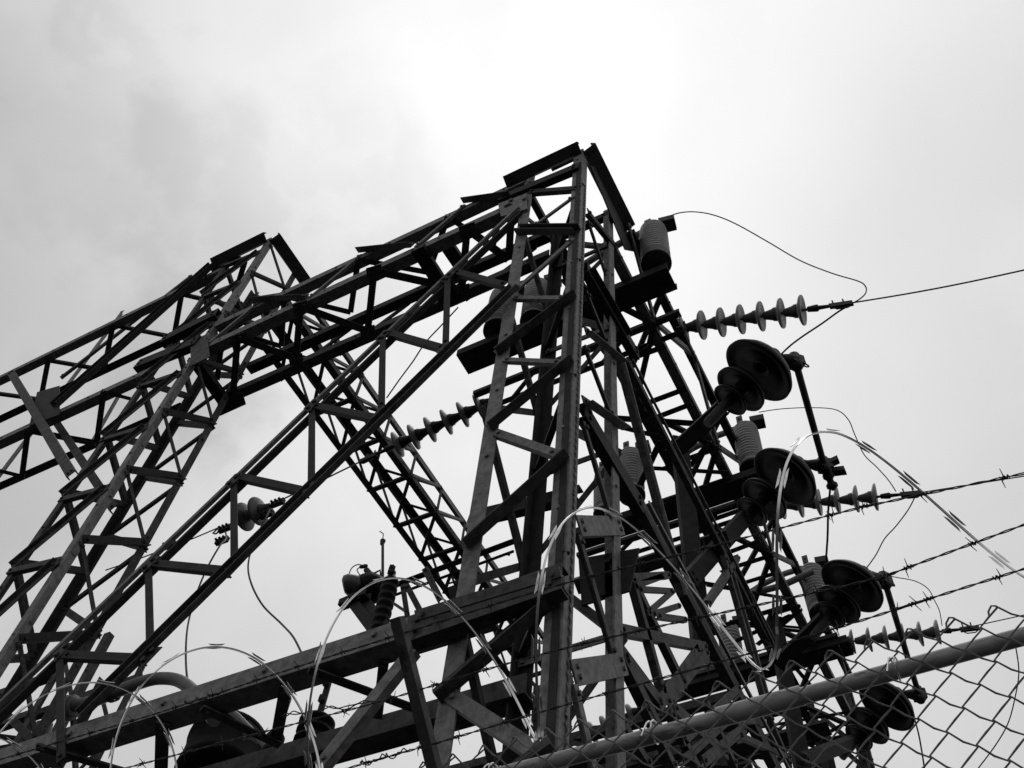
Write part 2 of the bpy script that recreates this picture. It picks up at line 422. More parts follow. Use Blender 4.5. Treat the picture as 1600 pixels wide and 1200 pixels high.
for a, b in (((729, 316), (803, 306)), ((565, 393), (647, 385)), ((402, 470), (480, 466))):
    bar(A1, PY(*a, Y1), PY(*b, Y1), NY, .085, DARK, 1, out=True, d=.05, off=.012)
xs = [2.1, 2.75, 3.4, 4.05, 4.7]
for i in range(4): bar(A1, V(xs[i], Y1b, 7.93), V(xs[i + 1], Y1b, 7.48), NY, .05, STEEL, 1)
chan(A1, PZ(652, 388, 7.43), PZ(705, 470, 7.43), NZ, .12, .05, DARK); chan(A1, PZ(690, 372, 7.97), PZ(726, 425, 7.97), NZ, .12, .05, DARK)
plate(A1, [PZ(684, 462, 7.42), PZ(705, 455, 7.42), PZ(716, 474, 7.42), PZ(687, 484, 7.42)], NZ)

for (x, y) in Fn0 + Rn0:
    c = PZ(x, y, 7.44); plate(A1, [c + V(-.09, -.03, 0), c + V(.05, -.05, 0), c + V(.09, .04, 0), c + V(-.04, .06, 0)], NZ, t=.006, m=STEEL, off=.012, bolts=[c + V(-.04, .0, 0), c + V(.04, .0, 0)])
A2 = thing('lattice_girder', (7.8, 2.9, 7.5), 'lower lattice girder leaving the left edge of the picture beyond the taller tower', 'girder', 'lattice girders carrying the overhead bus')
chordX(A2, Y2, 7.52, X2b + .005, 11.5, .09, 1, 1, STEEL2); chordX(A2, Y2b - .0, 7.58, X2b + .005, 11.5, .08, 1, -1)
Fn = [(163, 611), (45, 671), (-75, 730)]; Rn = [(152, 690), (35, 746), (-90, 800)]
for i in range(3):
    f, r = PZ(*Fn[i], 7.53), PZ(*Rn[i], 7.53); bar(A2, f, r, NZ, .065, STEEL)
    if i < 2: bar(A2, f, PZ(*((290, 640) if i == -1 else (Rn[i - 1] if i else (205, 622))), 7.53), NZ, .045, STEEL)
bar(A2, PZ(0, 735, 7.53), PZ(36, 744, 7.53), NZ, .055, STEEL)
bar(A2, PZ(45, 672, 7.53), PZ(150, 692, 7.53), NZ, .05, STEEL, off=.02)

A3 = thing('lattice_girder', (7.8, 2.9, 9.55), 'highest lattice girder at the left, running off the picture from the taller tower', 'girder', 'lattice girders carrying the overhead bus')
chordX(A3, Y2, 9.56, X2b + .005, 12.5, .09, 1, 1, STEEL2); chordX(A3, Y2b, 9.56, X2b + .005, 12.5, .09, 1, -1, DARK)
Fn = [(383, 408), (284, 460), (177, 508), (76, 563), (-30, 612)]; Rn = [(362, 478), (272, 527), (163, 578), (64, 625), (-40, 675)]
for i in range(5):
    f, r = PZ(*Fn[i], 9.56), PZ(*Rn[i], 9.56); bar(A3, f, r, NZ, .07, STEEL)
    if i: bar(A3, f, PZ(*Rn[i - 1], 9.56), NZ, .05, STEEL, -1)

# knee braces of the tall tower
K1 = thing('knee_brace', (6.6, 2.7, 8.5), 'thick double angle brace falling left from the peak of the taller tower', 'brace')
mb = MB(); channel(mb, PY(335, 415, Y2 - .02), PY(88, 636, Y2 - .02), NY, .13, .05, front=True); part('brace_channel', mb, DARK, K1)
mb = MB(); angle(mb, PY(300, 430, Y2 + .25), PY(95, 590, Y2 + .25), NY, .07); part('brace_angle', mb, STEEL, K1)
plate(K1, [PY(60, 615, Y2), PY(95, 605, Y2), PY(95, 650, Y2), PY(48, 668, Y2)], NY)
K2 = thing('knee_brace', (7.0, 2.7, 7.5), 'long pale strut crossing the two left girders down to the taller tower leg', 'brace')
mb = MB(); channel(mb, PY(17, 582, Y2 - .05), PY(112, 742, Y2 - .05), NY, .085, .03, bolts=True); part('brace_channel', mb, STEEL, K2)
mb = MB(); angle(mb, PY(85, 655, Y2 + .2), PY(178, 795, Y2 + .2), NY, .085); part('brace_angle', mb, STEEL, K2)
K3 = thing('knee_brace', (7.2, 3.1, 8.5), 'slim angle bar leaning across the back of the two left girders', 'brace')
mb = MB(); angle(mb, PY(192, 487, Y2b + .1), PY(0, 742, Y2b + .1), NY, .075); part('brace_angle', mb, STEEL2, K3)
mb = MB(); angle(mb, PY(190, 612, Y2b + .2), PY(140, 700, Y2b + .2), NY, .07); part('brace_angle', mb, STEEL2, K3)

# ================================================================== long inclined brace truss between the towers
BT = thing('inclined_truss', (3.5, 2.6, 5), 'long inclined truss crossing the picture diagonally from the near tower head to the lower left', 'truss')
YT = Y1 - .03
mb = MB(); angle(mb, PY(810, 325, YT), PY(-62, 1160, YT), NY, .036, side=-1, out=False, d=.02, bolts=False); part('chord', mb, STEEL2, BT)
mb = MB(); angle(mb, PY(812, 330, YT), PY(-58, 1167, YT), NY, .030, side=-1, out=False, d=.04, bolts=False, off=-.012); part('shaded_flange_strip', mb, DARK, BT)  # lower flange of the chord, coloured dark for its shaded underside
mb = MB(); channel(mb, PY(806, 452, YT), PY(130, 1122, YT), NY, .08, .03, front=True, bolts=False); part('chord', mb, STEEL, BT)
for a, b in (((701, 436), (698, 540)), ((600, 528), (598, 638)), ((488, 640), (487, 762)), ((366, 755), (367, 884)), ((233, 888), (236, 1022)), ((95, 1025), (97, 1190))):
    bar(BT, PY(*a, YT), PY(*b, YT), NY, .055, DARK, 1)  # struts turned from the light, their shade put in as dark colour
for a, b in (((712, 425), (790, 446)), ((606, 520), (694, 545)), ((492, 635), (594, 655)), ((372, 745), (484, 770)), ((243, 882), (362, 894)), ((103, 1025), (230, 1031))):
    bar(BT, PY(*a, YT), PY(*b, YT), NY, .06, DARK, 1)  # diagonals likewise carry their shade as a darker steel colour

for (x, y) in ((700, 436), (600, 528), (489, 636), (367, 754), (236, 884), (100, 1020), (697, 548), (597, 648), (487, 768), (367, 890), (236, 1028)):
    c = PY(x, y, YT); u = V(.577, 0, -.816); s_ = V(.816, 0, .577)
    plate(BT, [c - u * .07 - s_ * .04, c + u * .07 - s_ * .04, c + u * .04 + s_ * .05, c - u * .04 + s_ * .05], NY, t=.006, m=STEEL, off=.014, bolts=[c - u * .03, c + u * .03])
# ================================================================== girders along Y
B1 = thing('lattice_girder', (1.65, 6.5, 7.4), 'long box girder receding down to the right from the near tower head', 'girder', 'lattice girders carrying the overhead bus')
YE = 9.75
chordY(B1, X1 + .02, 7.44, Y1b + .005, YE, .085, 1, 1, STEEL2); chordY(B1, X1b - .01, 7.44, Y1b + .005, YE, .085, 1, -1)
chordY(B1, 1.28, 7.98, 3.43, YE, .085, -1, 1, DARK); chordY(B1, X1b + .06, 7.98, Y1b + .005, YE, .085, -1, -1, DARK)
k = 0; y = 3.35
while y < YE - .3:
    yn = y + .72; s = k % 2
    bar(B1, V(X1 + .02, y if s else yn, 7.44), V(X1b - .02, yn if s else y, 7.44), NZ, .055, STEEL, 1)
    bar(B1, V(X1 + .02, yn, 7.44), V(X1b - .02, yn, 7.44), NZ, .06, STEEL, -1)
    mb = MB(); angle(mb, V(X1 + .01, y if s else yn, 7.46), V(1.30, yn if s else y, 7.95), V(-1, 0, -.2), .05); part('lacing_bar', mb, STEEL2, B1)
    bar(B1, V(X1b, y, 7.46), V(X1b + .04, yn, 7.95), NX, .05, STEEL, 1)
    if k % 2: bar(B1, V(1.29, y, 7.93), V(X1b + .05, yn, 7.93), NZ, .055, STEEL)
    y = yn; k += 1
for a, b, w in (((980, 561), (1040, 540), .06), ((990, 558), (1018, 538), .04), ((1025, 651), (1080, 630), .06), ((962, 652), (1095, 661), .07), ((966, 665), (1028, 680), .055),
                ((1078, 728), (1109, 689), .055), ((1020, 731), (1135, 738), .05), ((1038, 783), (1140, 746), .055), ((1108, 813), (1160, 795), .06), ((1000, 757), (1032, 688), .07),
                ((1104, 913), (1242, 936), .045), ((1130, 976), (1238, 943), .07), ((1140, 969), (1255, 980), .035), ((1183, 1006), (1251, 951), .06), ((1100, 1150), (1330, 1110), .05), ((1180, 1120), (1300, 1180), .05),
                ((1210, 1190), (1320, 1130), .06), ((1130, 1180), (1210, 1100), .05), ((1000, 1130), (1110, 1098), .05), ((1010, 1165), (1090, 1145), .06), ((1136, 863), (1187, 844), .06), ((1158, 911), (1210, 895), .055), ((1097, 909), (1142, 917), .05), ((1060, 880), (1110, 860), .05), ((1200, 960), (1250, 945), .06),
                ((1150, 1000), (1235, 960), .06), ((1160, 975), (1255, 985), .05), ((1215, 1010), (1270, 1075), .05), ((1240, 1100), (1300, 1080), .06), ((1180, 1090), (1260, 1120), .06)):
    bar(B1, PZ(*a, 7.40), PZ(*b, 7.40), NZ, w, STEEL, 1)
mb = MB(); angle(mb, PZ(1112, 928, 6.9), PZ(1149, 878, 6.9), NZ, .085, out=True); part('lacing_bar', mb, STEEL2, B1)
mb = MB(); mb.tube([PZ(1160, 931, 7.6), PZ(1222, 915, 7.6), PZ(1270, 893, 7.7)], .035, 14); part('bus_tube', mb, PIPE, B1)
B2 = thing('lattice_girder', (5.5, 6, 9.3), 'box girder slanting down from the peak of the taller tower behind the inclined truss', 'girder', 'lattice girders carrying the overhead bus')
chordY(B2, X2, 9.30, Y2b + .005, YE, .085, 1, 1, STEEL); chordY(B2, X2b, 9.30, Y2b + .005, YE, .085, 1, -1)
chordY(B2, X2, 9.80, 3.36, YE, .085, -1, 1, STEEL2); chordY(B2, X2b, 9.80, Y2b + .005, YE, .085, -1, -1, DARK)
k = 0; y = 3.3
while y < YE - .3:
    yn = y + .62
    bar(B2, V(X2, y, 9.32), V(X2, yn, 9.77), NX, .042, STEEL2, 1); bar(B2, V(X2, yn, 9.32), V(X2, yn, 9.77), NX, .05, STEEL, 1)
    bar(B2, V(X2, y, 9.30), V(X2b, yn, 9.30), NZ, .05, STEEL, 1); bar(B2, V(X2 + .02, yn, 9.29), V(X2b - .02, yn, 9.29), NZ, .06, DARK, 1)
    bar(B2, V(X2b, yn, 9.32), V(X2b, y, 9.77), NX, .045, STEEL, 1)
    bar(B2, V(X2, yn, 9.78), V(X2b, y, 9.78), NZ, .045, STEEL, -1)
    y = yn; k += 1

# knee truss in the plane of the near tower's right side
KT = thing('inclined_truss', (1.4, 4.6, 4.5), 'heavy inclined truss dropping right from the near tower behind the razor wire loops', 'truss')
XT = X1 + .04
chan(KT, PX(998, 785, XT), PX(1225, 1222, XT), NX, .11, .05, STEEL, name='chord', bolts=False)
chan(KT, PX(966, 556, XT), PX(1066, 930, XT), NX, .070, .035, STEEL, name='chord', bolts=False)
chan(KT, PX(980, 562, XT), PX(1212, 1022, XT), NX, .075, .035, STEEL, name='chord', bolts=False)
for a, b in (((973, 558), (1071, 928)), ((988, 562), (1220, 1020))):          # pale raised edges of the two chords
    mb = MB(); angle(mb, PX(*a, XT - .03), PX(*b, XT - .03), NX, .016, d=.01, bolts=False); part('edge_angle', mb, STEEL2, KT)
mb = MB(); angle(mb, PX(1012, 785, XT - .05), PX(1243, 1222, XT - .05), NX, .035, d=.01, bolts=False); part('edge_angle', mb, STEEL2, KT)
for a, b, w in (((972, 880), (1066, 1075), .062), ((983, 905), (1032, 1085), .062), ((966, 1020), (1028, 1102), .085), ((1022, 1104), (1086, 1016), .08), ((985, 918), (1030, 902), .04), ((990, 922), (1044, 925), .036),
                ((1005, 960), (1046, 925), .04), ((1012, 962), (1056, 948), .04), ((1020, 964), (1066, 970), .04), ((1092, 1192), (1158, 1138), .07), ((1198, 1118), (1232, 1200), .06),
                ((1139, 885), (1198, 1095), .055), ((1100, 1100), (1145, 1200), .06), ((1150, 1150), (1230, 1185), .045), ((1000, 1100), (1050, 1205), .06), ((960, 1120), (1010, 1200), .05),
                ((1040, 1110), (1090, 1210), .06), ((1060, 1190), (1140, 1120), .05), ((1110, 1120), (1190, 1130), .05), ((962, 985), (1098, 1012), .065), ((1100, 1020), (1035, 1100), .07), ((968, 1025), (1030, 1150), .08), ((1128, 868), (1196, 1110), .06), ((1138, 868), (1212, 1022), .06),
                ((1150, 872), (1102, 945), .06), ((1060, 1160), (1150, 1075), .06), ((975, 905), (1040, 900), .05), ((1045, 1105), (1130, 1180), .08)):
    bar(KT, PX(*a, XT), PX(*b, XT), NX, w, STEEL, 1, off=.02)

# hangers under the receding girder
for nm, yh, z0, lab in (('hanger_frame', 5.25, 4.9, 'dark hanger column with gusset arms below the receding girder, nearer the tower'),
                        ('hanger_frame', 7.75, 4.7, 'dark hanger column below the receding girder, behind the fence rail end')):
    H = thing(nm, (1.65, yh, z0), lab, 'hanger', 'hanger columns under the receding girder')
    mb = MB(); channel(mb, V(1.65, yh, 7.42), V(1.65, yh, z0), V(-.6, -.8, 0), .14, .07, bolts=False); part('column', mb, DARK, H)
    for a, b in ((((1048, 712), (1130, 637)), ((1080, 905), (1166, 808))) if yh < 6 else (((1215, 1040), (1290, 966)), ((1255, 1190), (1335, 1160)))):
        mb = MB(); p = PX(*a, 1.62); q = PZ(*b, 6.55); channel(mb, p, q, V(-.3, -.5, -.8), .13, .06, bolts=True); part('insulator_arm', mb, DARK, H)
    mb = MB(); channel(mb, V(X1, yh + .1, 6.05), V(X1b + .8, yh + .1, 6.05), V(0, -.5, -.85), .13, .06); part('cross_channel', mb, DARK, H)

# ================================================================== lower girder with big bolted ends
LG = thing('lattice_girder', (3.6, 2.9, 3.0), 'low heavy girder crossing the bottom left under the razor wire', 'girder', 'lattice girders carrying the overhead bus')
mb = MB(); p, q = V(X1b - .18, Y1 - .02, 3.07), V(6.4, Y1 - .02, 3.10)
mb.box(p, q, V(0, 1, 0), V(0, 0, -1), 0, .012, 0, .115); mb.box(p, q, V(0, 1, 0), V(0, 0, -1), .012, .12, .103, .115)
x = 2.3
while x < 6.2: mb.bolt(V(x, Y1 - .02, 3.03), (0, -1, 0), .016, .014); x += .6
part('chord', mb, STEEL2, LG)
mb = MB(); p, q = V(X1b - .1, Y1b - .10, 3.06), V(6.4, Y1b - .10, 3.08)
mb.box(p, q, V(0, 1, 0), V(0, 0, -1), 0, .012, 0, .11); mb.box(p, q, V(0, 1, 0), V(0, 0, -1), .012, .12, .098, .11); part('chord', mb, STEEL, LG)
mb = MB(); channel(mb, PY(640, 990, Y1 - .06), PY(882, 906, Y1 - .06), V(0, -1, 0), .15, .06, off=.02); part('end_channel', mb, STEEL, LG)
mb = MB(); p, q = PY(650, 962, Y1 - .10), PY(876, 893, Y1 - .10); angle(mb, p, q, V(0, -.8, -.6), .05); part('edge_angle', mb, STEEL2, LG)
for a, b, w in (((447, 1072), (432, 1155), .065), ((255, 1128), (252, 1215), .075), ((590, 1120), (600, 1030), .05)):
    bar(LG, PZ(*a, 2.955), PZ(*b, 2.955), NZ, w, STEEL)
for a, b, w in (((485, 1040), (648, 1100), .06), ((318, 1100), (440, 1158), .06), ((60, 1160), (250, 1215), .06)):
    bar(LG, PZ(*a, 2.95), PZ(*b, 2.95), NZ, w, STEEL, off=.02)
KB = thing('knee_brace', (2.4, 2.6, 2.2), 'wide pale flat brace rising from the bottom edge to the low girder', 'brace')
mb = MB(); angle(mb, PY(505, 1205, Y1 - .04), PY(650, 1022, Y1 - .04), NY, .068, bolts=True, off=.03); part('brace_angle', mb, STEEL2, KB)

# ================================================================== far row of the switchyard (seen through the gaps)
def far_tower(x0, x1, y0, y1, top, label, gz=GZ, step=.8, w=.08):
    t = thing('lattice_tower', ((x0 + x1) / 2, (y0 + y1) / 2, gz), label, 'tower', 'square lattice towers of the switchyard')
    leg(t, x0, y0, top, 1, 1, w, STEEL); leg(t, x1, y0, top, -1, 1, w, STEEL); leg(t, x0, y1, top, 1, -1, w, STEEL); leg(t, x1, y1, top, -1, -1, w, STEEL)
    z = top - .1; i = 0
    while z > 1.6:
        zn = z - step; s = i % 2
        for yy in (y0, y1): bar(t, V(x0 if s else x1, yy, z), V(x1 if s else x0, yy, zn), NY, .055, STEEL, 1)
        for xx in (x0, x1): bar(t, V(xx, y0 if s else y1, z), V(xx, y1 if s else y0, zn), NX, .055, STEEL, 1)
        if i % 2: bar(t, V(x0, y0, zn), V(x1, y0, zn), NY, .05, STEEL); bar(t, V(x0, y0, zn), V(x0, y1, zn), NX, .05, STEEL)
        z = zn; i += 1
    return t
far_tower(1.4, 1.9, YE, YE + .5, 8.0, 'far lattice tower behind the fence mesh at the lower right, under the receding girder end')
far_tower(5.2, 5.8, YE, YE + .5, 9.8, 'far lattice tower half hidden behind the near tower legs at the bottom')
far_tower(8.0, 8.6, 4.9, 5.5, 7.1, 'distant lattice tower seen through the gaps at the bottom left corner')
def far_girder(x0, x1, y0, y1, z0, z1, label):
    t = thing('lattice_girder', ((x0 + x1) / 2, y0, z0), label, 'girder', 'lattice girders carrying the overhead bus')
    for yy, zz, s in ((y0, z0, 1), (y1, z0, -1), (y0, z1, 1), (y1, z1, -1)): chordX(t, yy, zz, x0, x1, .08, 1, s, STEEL)
    x = x0; i = 0
    while x < x1 - .3:
        xn = min(x + .75, x1); s = i % 2
        bar(t, V(x, y0 if s else y1, z0), V(xn, y1 if s else y0, z0), NZ, .05, STEEL); bar(t, V(x, y0, z0 if s else z1), V(xn, y0, z1 if s else z0), NY, .05, STEEL)
        bar(t, V(xn, y0, z0), V(xn, y1, z0), NZ, .05, STEEL)
        x = xn; i += 1
    return t
far_girder(1.9, 5.2, YE, YE + .5, 7.4, 7.9, 'far lattice girder across the bottom between the two far towers')
far_girder(1.9, 5.2, 6.6, 7.0, 5.2, 5.6, 'low inner lattice girder seen between the near tower legs')
far_girder(8.6, 11.5, 4.9, 5.4, 6.2, 6.7, 'distant lattice girder running off the bottom left corner')
# horizontal rails along X behind the receding girder, like the bus supports in the picture
for j, (y, z, x0, x1, r) in enumerate(((4.15, 7.46, 1.16, 3.15, .07), (6.3, 7.46, 1.16, 3.15, .07), (8.38, 7.46, 1.16, 3.15, .07))):
    t = thing('strain_crossarm', (2.1, y, z), ['steel crossarm holding the uppermost strain insulator strings', 'steel crossarm holding the middle strain insulator string', 'steel crossarm holding the lowest strain insulator string above the fence rail'][j], 'crossarm', 'crossarms of the three phases')
    mb = MB(); angle(mb, V(x0, y - .07, z), V(x1, y - .07, z), NZ, .07); part('arm_angle', mb, STEEL, t)
    mb = MB(); angle(mb, V(x0, y + .10, z), V(x1, y + .10, z), NZ, .06, side=-1); part('arm_angle', mb, STEEL, t)
    mb = MB(); mb.box(V(x0 + .02, y + .1, z - .13), V(x0 + .02, y + .1, z + .06), V(1, 0, 0), V(0, 1, 0), -.005, .005, -.16, .06)
    for zz in (-.09, 0): mb.bolt(V(x0 + .013, y + .03, z + zz), (-1, 0, 0), .016, .014)
    part('end_plate', mb, STEEL2, t)
    for xx in (x0 + .5, x1 - .6): mb = MB(); angle(mb, V(xx, y - .07, z), V(xx + .3, y + .10, z), NZ, .04, off=.015); part('lacing_bar', mb, STEEL, t)
for j, y in enumerate((3.70, 5.98, 8.42)):
    t = thing('seat_channel', (2.07, y, 7.35), ['dark drilled channel under the uppermost ribbed insulator', 'dark deep channel under the middle ribbed insulator', 'dark deep channel under the lowest ribbed insulator by the fence rail'][j], 'channel beam', 'channels seating the ribbed insulators')
    mb = MB(); z = 7.36; p, q = V(1.08, y, z), V(3.05, y, z)
    mb.box(p, q, V(0, 1, 0), V(0, 0, 1), -.11, .11, 0, .01)
    for e in (-.11, .10): mb.box(p, q, V(0, 1, 0), V(0, 0, 1), e, e + .01, .01, .09)
    part('web', mb, DARK, t)
    mb = MB()
    for x in (1.14, 1.40, 1.95, 2.9): mb.bolt(V(x, y - .06, z), (0, 0, -1), .02, .015); mb.bolt(V(x, y + .06, z), (0, 0, -1), .02, .015)
    part('bolt', mb, CAST, t)

# ================================================================== ribbed post insulators standing on the channels
def post(x, y, z, label, r=.125, h=.68, n=13, arm=True, cond=True):
    t = thing('post_insulator', (x, y, z), label, 'insulator', 'grey ribbed upright insulators')
    prof = [(0, .02), (0, r * .95), (.05, r * .95), (.05, r * .8), (.1, r * .78)]
    h0 = .11; st = (h - .14) / n
    for i in range(n):
        b = h0 + i * st; rr = r * (1 - .10 * max(0, (i - n + 3)) / 3)
        prof += [(b, rr * .74), (b + st * .30, rr), (b + st * .52, rr), (b + st * .72, rr * .74)]
    prof += [(h - .02, r * .75), (h, r * .5), (h, .01)]
    mb = MB(); mb.lathe(V(x, y, z), (0, 0, 1), prof, 32); part('porcelain_body', mb, PORC, t)
    mb = MB(); mb.lathe(V(x, y, z), (0, 0, 1), [(-.005, .01), (-.005, r * 1.02), (.035, r * 1.02), (.035, r * .9)], 28)
    part('base_ring', mb, CAST, t)
    mb = MB(); mb.box(V(x + .03, y - .03, z + h), V(x + .03, y - .03, z + h + .16), V(1, 0, 0), V(0, 1, 0), -.03, .03, -.008, .008)
    mb.bolt(V(x + .03, y - .038, z + h + .05), (0, -1, 0), .012, .015); mb.bolt(V(x + .03, y - .038, z + h + .11), (0, -1, 0), .012, .015)
    part('terminal_pad', mb, IRON, t)
    if arm:
        mb = MB(); mb.tube([V(x + .08, y, z + h + .02), V(x + .28, y + .01, z + h + .03), V(x + .55, y + .02, z + h - .02), V(x + .8, y + .02, z + h - .12)], .032, 12); part('bus_tube', mb, STEEL2, t)
    if cond:
        mb = MB(); a = V(x - .06, y + .02, z + h + .04); u = V(-1, .18, 0).normalized()
        mb.box(a, a + u * .14, V(.18, 1, 0).normalized(), V(0, 0, 1), -.06, .06, -.03, .05)
        o = part('clamp_block', mb, CAST, t)
    return t
P1 = PZ(1024, 418, 7.44)
for args in ((1.17, 3.60, 'uppermost grey ribbed insulator, clear against the sky beside the near tower head'),
             (1.20, 5.95, 'grey ribbed insulator behind the two black umbrella insulators'),
             (1.22, 8.0, 'lowest grey ribbed insulator at the right, behind the black umbrella insulator by the barbed wire')):
    post(args[0], args[1], 7.52, args[2])
post(2.33, 3.66, 7.50, 'ribbed insulator seen between the near tower legs below its head', arm=False)
post(2.66, 3.60, 7.50, 'ribbed insulator just left of the near tower, behind the inclined truss', arm=False)
post(2.33, 5.72, 7.44, 'ribbed insulator half hidden by the heavy brace in the middle of the near tower', arm=False)
post(2.66, 5.85, 7.44, 'ribbed insulator hidden deep behind the near tower corner', arm=False)
post(2.33, 8.42, 7.44, 'squat ribbed insulator right of the heavy inclined truss above the fence rail', arm=False, n=11)
post(2.66, 8.42, 7.44, 'squat ribbed insulator left of the heavy inclined truss above the fence rail', arm=False, n=13)

# ================================================================== strain insulator strings
def disc_string(name, a, b, n, label, m=PORC2, first=.0, tail=True, r=.127, lead=.12, capm=IRON):
    """discs hung between a (steel) and b (line clamp)"""
    a, b = Vector(a), Vector(b); u = (b - a).normalized(); t = thing(name, a, label, 'insulator string', 'strain insulator strings')
    mb = MB(); mb.tube([a, a + V(0, 0, .02) + u * lead * .5, a + u * (lead + .02)], .014, 8); mb.tube([a + V(0, 0, -.03), a + u * .08 + V(0, 0, -.04)], .01, 6)
    part('shackle', mb, CAST, t)
    p = .166
    for i in range(n):
        o = a + u * (lead + i * p)
        mb = MB()
        mb.lathe(o, u, [(.062, .038), (.074, .07), (.086, .10), (.094, r * .95), (.104, r), (.114, r * .985), (.111, r * .93), (.103, r * .86), (.112, r * .80), (.112, r * .76), (.101, r * .70), (.110, r * .62), (.110, r * .58), (.098, r * .5), (.107, r * .40), (.107, r * .36), (.094, r * .28), (.09, .02)], 30)
        d = part('disc', mb, m, t)
        mb = MB(); mb.lathe(o, u, [(-.045, .01), (-.045, .026), (-.03, .034), (.0, .040), (.035, .050), (.04, .056), (.068, .060), (.074, .05), (.076, .01)], 16)
        mb.tube([o + u * .09, o + u * .166], .012, 8)
        c = part('cap_and_pin', mb, capm, d)
    if tail:
        e = a + u * (lead + n * p)
        mb = MB(); mb.lathe(e, u, [(-.02, .01), (-.02, .022), (.03, .028), (.06, .03), (.07, .018), (.15, .014), (.16, .02), (.17, .01)], 10)
        w = V(0, 0, 1); sd = u.cross(w).normalized()
        mb.box(e + u * .15, e + u * .33, sd, w, -.014, .014, -.03, .02)
        for k in (.18, .26): mb.box(e + u * k, e + u * (k + .012), sd, w, -.006, .006, .02, .075)
        mb.tube([e + u * .17 + w * -.03, e + u * .2 + w * -.06, e + u * .28 + w * -.06, e + u * .33 + w * -.02], .006, 6)
        part('dead_end_clamp', mb, CAST, t)
    return t
s1a, s1b = PZ(1057, 514, 7.46), PZ(1332, 473, 7.10)
s2a, s2b = PZ(1186, 794, 7.46), PZ(1436, 770, 7.22)
s3a, s3b = PZ(1298, 1006, 7.46), PZ(1495, 984, 7.40)
disc_string('strain_insulator', s1a, s1b, 6, 'uppermost string of six pale discs reaching right from the girder against open sky')
disc_string('strain_insulator', s2a, s2b, 6, 'middle string of pale discs partly behind the black umbrella insulator')
disc_string('strain_insulator', s3a, s3b, 6, 'lowest string of pale discs just above the fence rail at the right')
s0a, s0b = PZ(768, 627, 7.46), PZ(572, 717, 7.20)
disc_string('strain_insulator', s0a, s0b, 6, 'string of dark backed discs left of the near tower above the low girder', BROWN2, lead=.02, capm=CAST)
s4a, s4b = PZ(1022, 1100, 7.46), PZ(890, 1160, 7.3)
disc_string('strain_insulator', s4a, s4b, 5, 'small string of discs low between the tower legs just above the fence rail', BROWN2, lead=.02, capm=CAST)
# pair of discs in the middle of the left bus
pa, pb = PZ(424, 790, 7.30), PZ(345, 823, 7.30)
disc_string('strain_insulator', pa, pb, 2, 'short pair of dark discs hanging in the sky behind the inclined truss', BROWN, tail=False, r=.15, lead=.06)

# ================================================================== black umbrella insulators of the switch
def umbrella(sm, mi, bg_, label):
    """stacked skirts whose centres are seen at three picture points; the stack leans up and outwards at about 45 degrees"""
    p0 = PZ(*sm, 6.60); best = None
    for i in range(200):
        z = 6.60 + i * .008; p2 = PZ(*bg_, z); u = (p2 - p0).normalized(); d = abs(u.dot(p2.normalized()))
        if best is None or abs(d - .56) < best[0]: best = (abs(d - .56), p2)
    p2 = best[1]; u = (p2 - p0).normalized(); L = (p2 - p0).length
    p1 = p0 + u * L * .36
    t = thing('switch_insulator', p0 - u * .25, label, 'insulator', 'black umbrella insulators of the air switch')
    mb = MB(); mb.tube([p0 - u * .30, p0 + u * L * .5], [.040, .048], 16); part('stem', mb, CAST, t)
    for c, r, d in ((p0, .150, .09), (p1, .218, .125), (p2, .305, .165)):
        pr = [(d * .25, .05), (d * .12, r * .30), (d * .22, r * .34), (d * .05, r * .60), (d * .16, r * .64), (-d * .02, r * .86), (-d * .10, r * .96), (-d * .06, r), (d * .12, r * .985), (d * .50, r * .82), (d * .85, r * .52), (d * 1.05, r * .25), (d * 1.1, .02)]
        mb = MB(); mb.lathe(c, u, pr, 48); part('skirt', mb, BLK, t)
    e = p2 + u * .14
    mb = MB(); mb.lathe(e, u, [(0, .09), (.05, .095), (.10, .05), (.11, .01)], 20); part('cap', mb, CAST, t)
    return p0, e + u * .06
zc = 7.15
U = []
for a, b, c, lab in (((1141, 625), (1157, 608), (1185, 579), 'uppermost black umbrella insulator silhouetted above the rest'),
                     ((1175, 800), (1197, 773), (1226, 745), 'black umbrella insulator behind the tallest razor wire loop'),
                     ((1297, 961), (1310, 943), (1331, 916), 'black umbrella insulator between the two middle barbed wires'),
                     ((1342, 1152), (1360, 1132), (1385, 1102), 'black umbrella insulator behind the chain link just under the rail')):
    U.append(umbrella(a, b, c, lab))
def casting(c, tip, label, eye=True, up=0):
    t = thing('switch_jaw', c, label, 'switch fitting', 'cast jaws on the umbrella insulators')
    u = (tip - c).normalized(); mb = MB()
    mb.tube([c, c + (tip - c) * .35, c + (tip - c) * .7, tip], [.045, .034, .055, .06], 12); part('arm', mb, CAST, t)
    sd = u.cross(V(0, 0, 1)).normalized()
    mb = MB(); mb.box(tip - u * .05, tip + u * .06, sd, V(0, 0, 1), -.05, .05, -.06, .06); mb.lathe(tip + V(0, 0, -.09), (0, 0, 1), [(0, .01), (0, .035), (.03, .055), (.18, .05), (.2, .02)], 12)
    part('jaw', mb, CAST, t)
    if eye:
        mb = MB(); q = tip + u * .09
        mb.tube([q + (u * math.cos(a) + V(0, 0, 1) * math.sin(a) * .6) * .035 for a in [i * math.pi / 8 for i in range(17)]], .007, 6, False); part('ring', mb, CAST, t)
    return t
J = []
